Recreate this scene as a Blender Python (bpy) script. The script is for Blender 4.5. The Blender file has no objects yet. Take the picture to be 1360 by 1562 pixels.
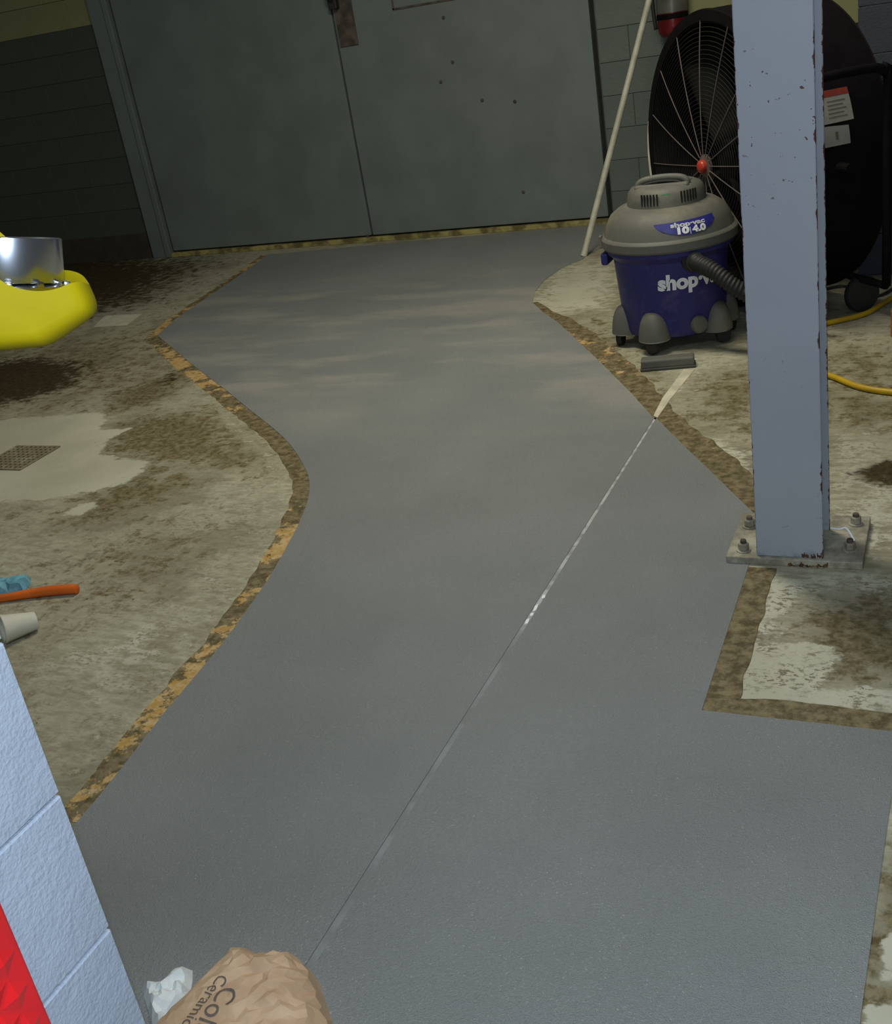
import bpy, bmesh, math, random
import numpy as np
from mathutils import Vector, Matrix, noise
from mathutils.bvhtree import BVHTree

random.seed(7)
S = bpy.context.scene
C = S.collection
R = math.radians
PI = math.pi

# ------------------------------------------------------------------ camera
FPX, H = 1700.0, 1.5                       # focal length in px of the 1360x1562 frame, eye height
_down = np.array([640.0, 3719.0, FPX]); _down /= np.linalg.norm(_down)      # camera axes: x right, y down, z forward
_f = np.array([0, 0, 1.0]) - _down * _down[2]; _f /= np.linalg.norm(_f)
_r = np.cross(_down, _f)
if _r[0] < 0: _r = -_r
_a = R(27)
def c2w(c):
    c = np.asarray(c, float); x, y, z = c @ _r, c @ _f, -(c @ _down)
    return np.array([x * math.cos(_a) - y * math.sin(_a), x * math.sin(_a) + y * math.cos(_a), z])
cd = bpy.data.cameras.new('camera'); cam = bpy.data.objects.new('camera', cd); C.objects.link(cam)
_x, _y, _z = c2w((1, 0, 0)), c2w((0, -1, 0)), c2w((0, 0, -1))
cam.matrix_world = Matrix(((_x[0], _y[0], _z[0], 0), (_x[1], _y[1], _z[1], 0), (_x[2], _y[2], _z[2], H), (0, 0, 0, 1)))
cd.sensor_fit = 'HORIZONTAL'; cd.sensor_width = 36; cd.lens = FPX * 36 / 1360; cd.clip_start = 0.02
S.camera = cam

# ------------------------------------------------------------------ world, lights, exposure
S.view_settings.view_transform = 'Standard'; S.view_settings.look = 'None'
S.view_settings.gamma = 1; S.view_settings.use_curve_mapping = False
S.view_settings.exposure = 0.0
W = bpy.data.worlds.new('world'); S.world = W; W.use_nodes = True
W.node_tree.nodes['Background'].inputs[0].default_value = (0.80, 0.86, 0.80, 1)
W.node_tree.nodes['Background'].inputs[1].default_value = 0.075

def light(name, kind, loc, target, power, col, **k):
    d = bpy.data.lights.new(name, kind); d.energy = power; d.color = col
    for a, v in k.items(): setattr(d, a, v)
    o = bpy.data.objects.new(name, d); C.objects.link(o); o.location = loc
    o.rotation_euler = (Vector(target) - Vector(loc)).to_track_quat('-Z', 'Y').to_euler()
    return o
light('camera_flash', 'SPOT', (0.0, 0.005, 1.565), (-1.5, 3.2, 0.2), 84, (0.74, 0.87, 1.0), shadow_soft_size=0.02, spot_size=R(150), spot_blend=0.6)
light('ceiling_and_fill_light', 'AREA', (-1.7, 4.1, 3.4), (-1.6, 4.3, 0), 80, (1.0, 0.93, 0.74), shape='RECTANGLE', size=1.6, size_y=0.5)
light('ceiling_and_fill_light', 'AREA', (-0.35, 0.3, 3.4), (-0.6, 1.6, 0), 28, (0.86, 0.94, 1.0), shape='RECTANGLE', size=1.2, size_y=0.4)  # unseen fill light added to lift the near floor and column

# ------------------------------------------------------------------ pixel helpers (rays of the calibrated camera meeting real planes)
def ray(px, py): return c2w((px - 680, py - 781, FPX))
def onz(px, py, z=0.0):
    r = ray(px, py); return r * ((z - H) / r[2]) + np.array([0, 0, H])
def ony(px, py, Y):
    r = ray(px, py); return r * (Y / r[1]) + np.array([0, 0, H])

# ------------------------------------------------------------------ mesh helpers
def link_mesh(name, me, m, parent=None):
    o = bpy.data.objects.new(name, me); C.objects.link(o)
    if m and not me.materials: me.materials.append(m)
    if parent: o.parent = parent
    return o
def obj(name, bm, m, parent=None, smooth=False, auto=None):
    me = bpy.data.meshes.new(name); bmesh.ops.recalc_face_normals(bm, faces=bm.faces)
    if smooth or auto:
        for f in bm.faces: f.smooth = True
    if auto:
        for e in bm.edges:
            if len(e.link_faces) == 2 and e.calc_face_angle(0) > R(auto): e.smooth = False
    bm.to_mesh(me); bm.free()
    return link_mesh(name, me, m, parent)
def thing(name, label, cat, loc=(0, 0, 0), rz=0, group=None):
    o = bpy.data.objects.new(name, None); C.objects.link(o); o.location = loc; o.rotation_euler = (0, 0, rz)
    o.empty_display_size = .05
    return tag(o, label, cat, group)
def tag(o, label, cat, group=None):
    o['label'] = label; o['category'] = cat
    if group: o['group'] = group
    return o
def struct(o, label=None):
    o['kind'] = 'structure'
    if label: o['label'] = label
    return o
def box(bm, x0, x1, y0, y1, z0, z1, bev=0, seg=2, mtx=None):
    r = bmesh.ops.create_cube(bm, size=1)
    vs = r['verts']
    for v in vs: v.co = Vector(((x0 + x1) / 2 + v.co.x * (x1 - x0), (y0 + y1) / 2 + v.co.y * (y1 - y0), (z0 + z1) / 2 + v.co.z * (z1 - z0)))
    if bev:
        es = list({e for v in vs for e in v.link_edges})
        q = bmesh.ops.bevel(bm, geom=es, offset=bev, segments=seg, affect='EDGES', profile=.5)
        vs = list({v for f in q['faces'] for v in f.verts} | {v for v in vs if v.is_valid})
    if mtx is not None:
        for v in vs: v.co = mtx @ v.co
    return vs
def lathe(bm, prof, n=48, mtx=None, cap=True):
    rings = []
    for r, z in prof:
        rings.append([bm.verts.new((r * math.cos(2 * PI * k / n), r * math.sin(2 * PI * k / n), z)) for k in range(n)])
    for a, b in zip(rings, rings[1:]):
        for k in range(n): bm.faces.new((a[k], a[(k + 1) % n], b[(k + 1) % n], b[k]))
    if cap:
        bm.faces.new(rings[0][::-1]); bm.faces.new(rings[-1])
    if mtx is not None:
        for g in rings:
            for v in g: v.co = mtx @ v.co
def smooth_path(pts, sub=6, closed=False):
    P = [Vector(p) for p in pts]; out = []; n = len(P)
    for i in range(n if closed else n - 1):
        p0, p1, p2, p3 = (P[(i - 1) % n], P[i], P[(i + 1) % n], P[(i + 2) % n]) if closed else (P[max(i - 1, 0)], P[i], P[i + 1], P[min(i + 2, n - 1)])
        for k in range(sub):
            t = k / sub
            out.append(0.5 * ((2 * p1) + (p2 - p0) * t + (2 * p0 - 5 * p1 + 4 * p2 - p3) * t * t + (3 * p1 - p0 - 3 * p2 + p3) * t ** 3))
    if not closed: out.append(P[-1])
    return out
def tube(bm, pts, rad, n=10, closed=False):
    P = [Vector(p) for p in pts]; m = len(P); rings = []
    rr = [float(v) for v in rad] if isinstance(rad, (list, tuple)) else [rad] * m
    up = None
    for i in range(m):
        t = (P[(i + 1) % m] - P[(i - 1) % m]) if closed else (P[min(i + 1, m - 1)] - P[max(i - 1, 0)])
        t.normalize()
        if up is None: up = Vector((0, 0, 1)) if abs(t.z) < .9 else Vector((1, 0, 0))
        s = t.cross(up).normalized(); up = s.cross(t).normalized()
        rings.append([bm.verts.new(P[i] + rr[i] * (s * math.cos(2 * PI * k / n) + up * math.sin(2 * PI * k / n))) for k in range(n)])
    for i in range(m if closed else m - 1):
        a, b = rings[i], rings[(i + 1) % m]
        for k in range(n): bm.faces.new((a[k], a[(k + 1) % n], b[(k + 1) % n], b[k]))
    if not closed: bm.faces.new(rings[0][::-1]); bm.faces.new(rings[-1])
def prism(bm, poly, z0, z1):
    a = [bm.verts.new((p[0], p[1], z0)) for p in poly]; b = [bm.verts.new((p[0], p[1], z1)) for p in poly]
    n = len(poly)
    bm.faces.new(a[::-1]); bm.faces.new(b)
    for k in range(n): bm.faces.new((a[k], a[(k + 1) % n], b[(k + 1) % n], b[k]))
def frame_mtx(o, x, y, z):
    x, y, z = Vector(x), Vector(y), Vector(z)
    return Matrix(((x[0], y[0], z[0], o[0]), (x[1], y[1], z[1], o[1]), (x[2], y[2], z[2], o[2]), (0, 0, 0, 1)))
def text_bm(body, size, bold=0.0, ext=0.0, spacing=1.0):
    cu = bpy.data.curves.new('t', 'FONT'); cu.body = body; cu.size = size; cu.offset = bold; cu.extrude = ext
    cu.align_x = 'CENTER'; cu.align_y = 'CENTER'; cu.space_character = spacing; cu.resolution_u = 4
    o = bpy.data.objects.new('t', cu); C.objects.link(o)
    dg = bpy.context.evaluated_depsgraph_get(); dg.update()
    me = bpy.data.meshes.new_from_object(o.evaluated_get(dg))
    bm = bmesh.new(); bm.from_mesh(me)
    bpy.data.objects.remove(o); bpy.data.meshes.remove(me); bpy.data.curves.remove(cu)
    bmesh.ops.triangulate(bm, faces=bm.faces)
    return bm

# ------------------------------------------------------------------ materials
class NT:
    def __init__(s, name, rough=.6, metal=0, spec=.5):
        s.m = bpy.data.materials.new(name); s.m.use_nodes = True; s.t = s.m.node_tree; s.b = s.t.nodes['Principled BSDF']
        s.b.inputs['Roughness'].default_value = rough; s.b.inputs['Metallic'].default_value = metal
        s.b.inputs['Specular IOR Level'].default_value = spec
        s.tc = s.t.nodes.new('ShaderNodeTexCoord')
    def ln(s, a, b): s.t.links.new(a, b)
    def vec(s, scale=(1, 1, 1), which='Object', rot=(0, 0, 0)):
        n = s.t.nodes.new('ShaderNodeMapping'); n.inputs['Scale'].default_value = scale; n.inputs['Rotation'].default_value = rot
        s.ln(s.tc.outputs[which], n.inputs[0]); return n.outputs[0]
    def noise(s, scale, detail=4, rough=.55, vec=None, dist=0):
        n = s.t.nodes.new('ShaderNodeTexNoise'); n.inputs['Scale'].default_value = scale; n.inputs['Detail'].default_value = detail
        n.inputs['Roughness'].default_value = rough; n.inputs['Distortion'].default_value = dist
        s.ln(vec if vec is not None else s.tc.outputs['Object'], n.inputs['Vector']); return n.outputs[0]
    def voro(s, scale, vec=None):
        n = s.t.nodes.new('ShaderNodeTexVoronoi'); n.inputs['Scale'].default_value = scale
        s.ln(vec if vec is not None else s.tc.outputs['Object'], n.inputs['Vector']); return n.outputs[0]
    def ramp(s, fac, lo, hi, a=0.0, b=1.0):
        n = s.t.nodes.new('ShaderNodeMapRange'); n.interpolation_type = 'SMOOTHSTEP'
        for i, v in enumerate((lo, hi, a, b)): n.inputs[i + 1].default_value = v
        s.ln(fac, n.inputs[0]); return n.outputs[0]
    def math(s, op, a, b=None):
        n = s.t.nodes.new('ShaderNodeMath'); n.operation = op
        for i, v in enumerate((a, b)):
            if v is None: continue
            if isinstance(v, (int, float)): n.inputs[i].default_value = v
            else: s.ln(v, n.inputs[i])
        return n.outputs[0]
    def mix(s, fac, a, b):
        n = s.t.nodes.new('ShaderNodeMix'); n.data_type = 'RGBA'
        for i, v in ((0, fac), (6, a), (7, b)):
            if isinstance(v, (int, float)): n.inputs[i].default_value = v
            elif isinstance(v, tuple): n.inputs[i].default_value = (*v, 1)
            else: s.ln(v, n.inputs[i])
        return n.outputs[2]
    def attr(s, name):
        n = s.t.nodes.new('ShaderNodeAttribute'); n.attribute_name = name; return n.outputs['Fac']
    def color(s, c):
        if isinstance(c, tuple): s.b.inputs['Base Color'].default_value = (*c, 1)
        else: s.ln(c, s.b.inputs['Base Color'])
    def bump(s, h, strength=.3, dist=.01):
        n = s.t.nodes.new('ShaderNodeBump'); n.inputs['Strength'].default_value = strength; n.inputs['Distance'].default_value = dist
        s.ln(h, n.inputs['Height']); s.ln(n.outputs[0], s.b.inputs['Normal'])
    def rough(s, v): s.ln(v, s.b.inputs['Roughness'])
def plain(name, c, rough=.6, metal=0, var=.15, scale=12, bump=0, bs=80, spec=.5):
    n = NT(name, rough, metal, spec)
    d = tuple(x * (1 - var) for x in c); l = tuple(min(1, x * (1 + var)) for x in c)
    n.color(n.mix(n.ramp(n.noise(scale), .35, .65), d, l))
    if bump: n.bump(n.noise(bs, 3), bump, .004)
    return n.m
def dusty(name, c, dust=(.36, .34, .28), amt=.5, rough=.6, scale=9, lo=.45, hi=.75):
    n = NT(name, rough)
    f = n.math('MULTIPLY', n.ramp(n.noise(scale, 8, .65), lo, hi), amt)
    n.color(n.mix(f, c, dust)); n.bump(n.noise(60, 3), .15, .003)
    return n.m

M = {}
# bare concrete with traced stains (attributes dust / brown are marks on the slab; dark mixes marks with painted shadow)
n = NT('bare_concrete', .85, spec=.25)
vw = n.vec((1, 1, 1)); vs_ = n.vec((2.2, 7.0, 1), rot=(0, 0, R(20)))
big = n.noise(1.6, 6, .6); mid = n.noise(5.5, 8, .68, vs_); fin = n.noise(38, 6, .7); fin2 = n.noise(14, 9, .72)
col = n.mix(n.ramp(mid, .36, .66), (.31, .295, .21), (.49, .475, .365))
col = n.mix(n.ramp(fin2, .30, .55), n.mix(.45, col, (.17, .145, .08)), col)
col = n.mix(n.math('MULTIPLY', n.ramp(n.noise(2.4, 7, .66), .47, .62), .5), col, (.16, .14, .085))
jag = n.math('ADD', n.math('MULTIPLY', n.math('SUBTRACT', fin2, .5), 1.1), n.math('MULTIPLY', n.math('SUBTRACT', mid, .5), .6))
dst = n.ramp(n.math('ADD', n.attr('dust'), n.math('MULTIPLY', jag, 1.2)), .42, .60)
brn = n.ramp(n.math('ADD', n.attr('brown'), n.math('MULTIPLY', jag, 2.4)), .20, .80)
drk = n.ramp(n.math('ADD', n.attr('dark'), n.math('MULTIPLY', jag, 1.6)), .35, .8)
col = n.mix(brn, col, n.mix(n.ramp(fin, .36, .64), (.095, .076, .030), (.23, .19, .11)))
chp = n.math('MULTIPLY', n.ramp(n.noise(48, 5, .7, n.vec((1, 1.6, 1))), .50, .57), n.ramp(n.noise(7, 4, .6), .42, .58))
chp = n.math('MULTIPLY', chp, n.attr('chips'))
dcol = n.mix(n.math('MULTIPLY', chp, .8), n.mix(n.ramp(big, .3, .7), (.42, .41, .31), (.54, .53, .42)), (.13, .10, .06))
col = n.mix(n.math('MULTIPLY', chp, .55), col, (.13, .105, .06))
col = n.mix(dst, col, dcol)
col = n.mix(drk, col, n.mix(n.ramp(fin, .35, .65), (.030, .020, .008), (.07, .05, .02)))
spk = n.ramp(n.noise(55, 5, .75), .63, .69)
col = n.mix(n.math('MULTIPLY', spk, .75), col, (.05, .035, .02))
lspk = n.ramp(n.noise(30, 4, .8), .68, .76)
col = n.mix(n.math('MULTIPLY', lspk, .5), col, (.6, .58, .48))
n.color(col); n.bump(n.math('ADD', fin, fin2), .25, .004); M['concrete'] = n.m

# fresh grey non-slip floor coating, wet looking grit
n = NT('grey_floor_coating', .42, spec=.5)
a_ = n.noise(1.3, 5, .55); b_ = n.noise(1.5, 5, .55, n.vec((.8, 2.4, 1), rot=(0, 0, R(-15))))
col = n.mix(n.ramp(a_, .35, .65), (.25, .266, .266), (.285, .30, .30))
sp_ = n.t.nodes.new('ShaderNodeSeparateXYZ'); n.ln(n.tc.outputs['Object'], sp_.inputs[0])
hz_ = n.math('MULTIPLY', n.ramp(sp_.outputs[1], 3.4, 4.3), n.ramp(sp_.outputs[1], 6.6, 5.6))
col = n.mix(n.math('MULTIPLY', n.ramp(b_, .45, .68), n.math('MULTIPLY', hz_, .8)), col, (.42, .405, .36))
glint_ = n.math('MULTIPLY', n.ramp(n.noise(230, 2, .5), .66, .70), n.ramp(n.noise(5, 4), .35, .65, .25, 1))  # flash glints on the grit, painted in as pale colour spots
n.color(n.mix(n.math('MULTIPLY', glint_, .45), col, (.62, .63, .58)))
g = n.noise(420, 2, .6); g2 = n.noise(150, 3, .6)
n.bump(n.math('ADD', g, n.math('MULTIPLY', g2, .8)), .9, .005)
n.rough(n.ramp(n.noise(2.5, 4), .3, .7, .36, .50)); M['coating'] = n.m

# scraped edge strip: brown bare slab and orange paint left in patches
n = NT('scraped_edge_strip', .8, spec=.3)
p1 = n.noise(9, 8, .7, n.vec((1, 1, 1))); p2 = n.noise(30, 6, .7)
col = n.mix(n.ramp(p2, .35, .65), (.085, .066, .030), (.235, .19, .105))
of = n.ramp(n.math('ADD', n.attr('orange'), n.math('MULTIPLY', n.math('SUBTRACT', p1, .5), 2.6)), .46, .60)
col = n.mix(of, col, n.mix(n.ramp(p2, .4, .6), (.44, .27, .075), (.55, .40, .20)))
n.color(col); n.bump(p2, .4, .003); M['strip'] = n.m

def painted(name, c, rough=.5, bump=.35, bs=35, chips=None, thr=.68):
    n = NT(name, rough)
    col = n.mix(n.ramp(n.noise(3, 5), .3, .7), tuple(x * .9 for x in c), tuple(x * 1.08 for x in c))
    if chips:
        f = n.ramp(n.noise(chips[0], 3, .6), thr, thr + .02); col = n.mix(f, col, (.10, .03, .015))
    n.color(col); n.bump(n.math('ADD', n.noise(bs, 3, .6), n.math('MULTIPLY', n.noise(bs * 4, 3), .4)), bump, .006)
    return n.m
M['blue_block'] = painted('blue_grey_block_paint', (.40, .455, .55), .30, .40, 45)
M['door'] = painted('grey_green_door_paint', (.165, .195, .185), .55, .1, 60)
M['wallgreen'] = painted('dark_green_grey_block_paint', (.068, .08, .058), .6, .4, 40)
M['wallgrey'] = painted('grey_block_paint', (.12, .145, .13), .6, .4, 40)
M['cream'] = painted('cream_wall_paint', (.25, .25, .115), .6, .2, 40)
M['mortar_dark'] = plain('dark_mortar', (.075, .088, .072), .9)  # mortar's own dark tone, close to the block paint
M['mortar_blue'] = plain('painted_mortar', (.30, .34, .42), .6)
M['column'] = painted('pale_blue_grey_column_paint', (.30, .325, .375), .5, .12, 30)
n = NT('dark_gap', .9); n.color(n.mix(n.noise(8), (.008, .008, .008), (.02, .02, .018))); M['gap'] = n.m
n = NT('yellow_door_base', .8)
n.color(n.mix(n.ramp(n.noise(9, 6), .4, .62), (.42, .36, .13), (.15, .12, .04))); M['ytrim'] = n.m
n = NT('rusty_stained_steel', .8); n.color(n.mix(n.ramp(n.noise(14, 7), .35, .7), (.05, .04, .032), (.13, .10, .085))); M['rustplate'] = n.m
n = NT('rust', .9); n.color(n.mix(n.ramp(n.noise(60, 5), .35, .65), (.17, .07, .02), (.04, .022, .016))); M['rust'] = n.m
n = NT('dirty_base_plate', .7)
f = n.ramp(n.noise(12, 8, .7), .4, .65)
n.color(n.mix(f, (.20, .185, .14), (.40, .38, .29))); n.bump(n.noise(60), .3, .003); M['plate'] = n.m
M['black'] = plain('black_enamel', (.007, .006, .007), .75, spec=.06)
M['blackplastic'] = plain('black_rubber', (.02, .019, .019), .6)
M['steel'] = plain('galvanised_steel', (.42, .43, .40), .45, .7)
M['vacblue'] = dusty('blue_plastic_dusty', (.022, .022, .155), (.22, .20, .22), .38, .42, 14, .5, .85)
M['vacgrey'] = dusty('grey_plastic_dusty', (.115, .115, .10), (.24, .22, .16), .6, .6, 6)
M['decal'] = plain('blue_decal', (.03, .03, .23), .4)
M['white'] = plain('white_print', (.86, .88, .90), .5, var=.05)
M['whitedim'] = plain('worn_white_print', (.55, .57, .60), .6, var=.1)
M['green'] = plain('green_sticker', (.03, .22, .06), .5)
M['pole'] = plain('off_white_pipe', (.48, .47, .38), .5, var=.12)
M['red'] = plain('glossy_red_plastic', (.80, .016, .022), .22, var=.08)
M['redext'] = plain('red_extinguisher_paint', (.13, .004, .006), .3)
M['chrome'] = plain('polished_metal', (.55, .55, .55), .2, 1)
M['yellow'] = plain('yellow_plastic', (.37, .295, .003), .6, var=.05, spec=.1)
n = NT('brushed_aluminium', .24, 1.0); n.color(n.mix(n.noise(30, 3, .6, n.vec((1, 1, .02))), (.50, .55, .64), (.62, .66, .74))); M['alu'] = n.m
M['foam'] = plain('white_foam', (.60, .59, .49), .7, var=.04, bump=.1)
M['orange'] = plain('orange_plastic', (.72, .14, .012), .45, var=.1)
M['glove'] = plain('blue_nitrile', (.14, .36, .46), .45, var=.2, scale=30)
M['kraft'] = None
n = NT('kraft_paper', .75)
n.color(n.mix(n.ramp(n.noise(10, 6), .3, .7), (.47, .31, .19), (.62, .44, .29))); n.bump(n.noise(40, 6, .6), .2, .004); M['kraft'] = n.m
M['ink'] = plain('grey_ink', (.11, .085, .07), .7)
M['paper'] = plain('white_tissue', (.74, .78, .78), .8, var=.04, bump=.2, bs=60)
M['card'] = plain('pale_card', (.55, .55, .42), .8, var=.08)
M['cord'] = plain('yellow_cord', (.52, .33, .008), .45, var=.1)
M['wood'] = plain('orange_brown_wood', (.34, .13, .03), .6, var=.2)
M['spoke'] = plain('dull_grille_wire', (.13, .105, .09), .6, .1)
M['wire'] = plain('dark_grille_wire', (.03, .03, .026), .7, .0, spec=.2)
M['hub'] = plain('orange_red_hub', (.42, .04, .02), .35)
M['pit'] = plain('dark_drain_pit', (.012, .011, .009), .9)
M['grate'] = dusty('dirty_grate_metal', (.20, .17, .10), (.40, .38, .28), .8, .7, 20)
M['label'] = plain('warning_label_paper', (.24, .24, .22), .6, var=.06)
M['labelred'] = plain('label_red', (.22, .03, .02), .6)
n = NT('joint_filler', .6)
sx = n.t.nodes.new('ShaderNodeSeparateXYZ'); n.ln(n.tc.outputs['Object'], sx.inputs[0])
near = n.ramp(sx.outputs[1], 2.15, 2.5)
col = n.mix(n.ramp(n.noise(7, 5), .42, .58), (.16, .175, .18), (.22, .24, .255))
col = n.mix(near, col, n.mix(n.ramp(n.noise(16, 6), .40, .55), (.26, .27, .29), (.46, .47, .48)))
n.color(col); M['joint'] = n.m
M['filler'] = plain('pale_joint_dust', (.56, .52, .40), .85)

# ------------------------------------------------------------------ the setting
YD = 7.37                                   # plane of the doors
px = lambda pts, z=0: [tuple(onz(a, b, z)[:2]) for a, b in pts]

# --- floor slab with traced stains and a painted shadow
def sdf(pts, poly):
    """signed distance (inside positive) of points to polygon"""
    poly = np.array(poly); d = np.full(len(pts), 1e9); ins = np.zeros(len(pts), bool)
    for i in range(len(poly)):
        a, b = poly[i], poly[(i + 1) % len(poly)]; e = b - a
        t = np.clip(((pts - a) @ e) / (e @ e), 0, 1); q = pts - a - t[:, None] * e
        d = np.minimum(d, np.hypot(q[:, 0], q[:, 1]))
        with np.errstate(divide='ignore', invalid='ignore'):
            c = ((a[1] > pts[:, 1]) != (b[1] > pts[:, 1])) & (pts[:, 0] < (b[0] - a[0]) * (pts[:, 1] - a[1]) / (b[1] - a[1]) + a[0])
        ins ^= c
    return np.where(ins, d, -d)
def mask(pts, regions, SOFT):
    out = np.zeros(len(pts))
    for poly, soft, val in regions:
        out = np.maximum(out, val * np.clip(.5 + sdf(pts, px(poly)) / (soft * SOFT), 0, 1))
    return out
xs = np.arange(-9.0, 2.51, .024); ys = np.arange(-.8, YD + .2, .024)
nx, ny = len(xs), len(ys)
gx, gy = np.meshgrid(xs, ys); fp = np.c_[gx.ravel(), gy.ravel()]
me = bpy.data.meshes.new('floor')
me.vertices.add(len(fp)); me.vertices.foreach_set('co', np.c_[fp, np.zeros(len(fp))].ravel())
i0 = (np.arange(ny - 1)[:, None] * nx + np.arange(nx - 1)[None, :]).ravel()
q = np.c_[i0, i0 + 1, i0 + nx + 1, i0 + nx].astype(np.int32)
me.loops.add(q.size); me.loops.foreach_set('vertex_index', q.ravel())
me.polygons.add(len(q)); me.polygons.foreach_set('loop_start', np.arange(len(q), dtype=np.int32) * 4)
me.update(calc_edges=True)
DUST = [
    ([(-60, 645), (60, 636), (155, 629), (163, 640), (150, 656), (200, 652), (165, 672), (150, 694), (226, 704), (214, 722), (190, 738), (130, 752), (60, 762), (-60, 768)], .05, 1),
    ([(88, 788), (120, 768), (145, 764), (150, 772), (120, 790)], .05, .9),
    ([(100, 1210), (260, 1040), (330, 960), (250, 900), (160, 950), (30, 985), (60, 1120)], .25, .55),
    ([(250, 900), (340, 820), (430, 740), (440, 790), (330, 930)], .2, .5),
    ([(330, 640), (350, 632), (420, 700), (440, 760), (425, 760), (400, 700)], .06, .7),
    ([(800, 474), (815, 445), (850, 415), (885, 398), (930, 400), (940, 440), (935, 472), (880, 478), (850, 490)], .25, .8),
    ([(1010, 545), (1140, 520), (1150, 560), (1080, 575), (1040, 640), (1010, 640)], .15, .6),
    ([(1060, 690), (1085, 665), (1150, 690), (1160, 790), (1140, 770), (1110, 735)], .10, .85),
    ([(1260, 650), (1360, 665), (1400, 800), (1330, 860), (1260, 800)], .2, .75),
    ([(1150, 875), (1400, 875), (1400, 905), (1230, 905), (1200, 960), (1170, 985), (1120, 985)], .08, .72),
    ([(1112, 1075), (1128, 985), (1220, 975), (1290, 1000), (1250, 1040), (1230, 1068), (1160, 1082)], .05, .95),
    ([(1190, 1083), (1240, 1050), (1400, 1050), (1400, 1085)], .05, .95),
    ([(1350, 1425), (1400, 1400), (1400, 1500), (1340, 1500)], .02, 1),
    ([(1325, 1530), (1400, 1540), (1400, 1600), (1315, 1600)], .02, 1),
]
BROWN = [
    ([(-60, 540), (120, 520), (235, 505), (290, 570), (200, 600), (-60, 640)], .5, .75),
    ([(165, 600), (250, 572), (290, 560), (275, 592), (230, 618), (165, 632)], .1, 1),
    ([(150, 660), (235, 628), (330, 620), (400, 690), (430, 720), (330, 712), (235, 712), (150, 695)], .12, .85),
    ([(75, 795), (130, 755), (230, 712), (300, 740), (230, 770), (150, 795), (100, 800)], .12, .9),
    ([(85, 890), (140, 830), (250, 800), (300, 840), (230, 900), (160, 930), (60, 950)], .3, .7),
    ([(-60, 775), (60, 765), (70, 800), (-60, 830)], .2, .5),
    ([(860, 500), (930, 480), (960, 560), (1010, 600), (995, 640)], .25, .8),
    ([(1080, 570), (1155, 560), (1155, 650), (1060, 640)], .2, .95),
    ([(1260, 540), (1400, 530), (1400, 650), (1260, 650)], .4, .95),
    ([(1215, 1000), (1235, 935), (1300, 915), (1400, 900), (1400, 1050), (1290, 1035)], .09, 1),
    ([(1190, 985), (1230, 1000), (1250, 1040), (1210, 1060), (1170, 1020)], .10, .55),
    ([(1330, 1490), (1400, 1500), (1400, 1535), (1325, 1530)], .02, 1),
    ([(1290, 1600), (1362, 1290), (1400, 1290), (1400, 1400), (1340, 1500), (1310, 1600)], .03, 1),
    ([(130, 1195), (60, 1150), (20, 1040), (120, 1030), (260, 1060)], .3, .45),
]
DARK = [
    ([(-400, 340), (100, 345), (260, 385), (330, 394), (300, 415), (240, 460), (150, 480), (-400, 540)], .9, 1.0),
    ([(-60, 560), (60, 545), (130, 556), (110, 590), (60, 605), (-60, 632)], .25, 1.1),  # dark stain together with the yellow fixture's shadow, put into the colour
    ([(240, 575), (262, 562), (278, 572), (262, 590), (240, 592)], .08, .7),
    ([(1298, 722), (1320, 708), (1360, 700), (1400, 715), (1400, 750), (1345, 742), (1310, 735)], .05, .95),
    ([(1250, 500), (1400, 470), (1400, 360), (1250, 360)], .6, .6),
]
CHIPS = [([(1100, 880), (1400, 880), (1400, 1110), (1060, 1095)], .1, 1), ([(1000, 540), (1400, 540), (1400, 870), (1160, 870)], .2, .7), ([(-60, 900), (300, 760), (470, 700), (440, 900), (100, 1260)], .3, .8)]
for nm, reg, sf in (('chips', CHIPS, 1.0), ('dust', DUST, 2.0), ('brown', BROWN, 3.0), ('dark', DARK, 1.6)):
    at = me.attributes.new(nm, 'FLOAT', 'POINT'); at.data.foreach_set('value', mask(fp, reg, sf).astype(np.float32))
floor = struct(link_mesh('floor', me, M['concrete']), 'stained bare concrete floor')

# --- coating slabs (2.5 mm build) either side of the control joint
JX = -1.012
left_edge_px = [(118, 1255), (160, 1205), (205, 1148), (250, 1090), (300, 1030), (345, 975), (385, 920), (415, 875), (440, 830), (458, 795),
                (470, 762), (472, 735), (462, 708), (440, 676), (412, 650), (380, 625), (340, 592), (300, 562), (265, 533), (240, 512)]
left_edge = [tuple(v[:2]) for v in smooth_path([(*p, 0) for p in px(left_edge_px)], 3)]
upper_left = px([(240, 512), (268, 487), (310, 458), (355, 428), (385, 406), (408, 389)])
diag_px = [(1148, 783), (1100, 736), (1050, 688), (1000, 641)]
diag2_px = [(1000, 641), (960, 598), (915, 553), (872, 512), (850, 492), (828, 477), (812, 462), (815, 446), (830, 428), (858, 408), (888, 396), (915, 372), (927, 347)]
dR = px(diag_px); dL = px(diag2_px)
G0, G1 = .0095, .0045          # half width of the joint near / far
def slab(poly, name):
    bm = bmesh.new(); prism(bm, poly, -.002, .003)
    bmesh.ops.triangulate(bm, faces=[f for f in bm.faces if len(f.verts) > 4])
    o = obj(name, bm, M['coating'], floor); return o
near_left = [(-1.70, .55), (-1.70, 1.2)]
polyL = near_left + left_edge + upper_left[1:] + [(-2.16, YD - .03)] + dL[::-1]
polyL[-1] = (JX - G1, 3.79)
polyL.append((JX - G0, .55))
polyR = [(JX + G0, .3), (-.13, .3), (-.085, 2.030), (-.493, 2.033), (-.500, 2.74), (-.545, 2.745), (-.545, 3.02)] + dR[:3] + [(JX + G1, 3.79)]
for poly in (polyL, polyR): slab(poly, 'floor_coating')
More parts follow.
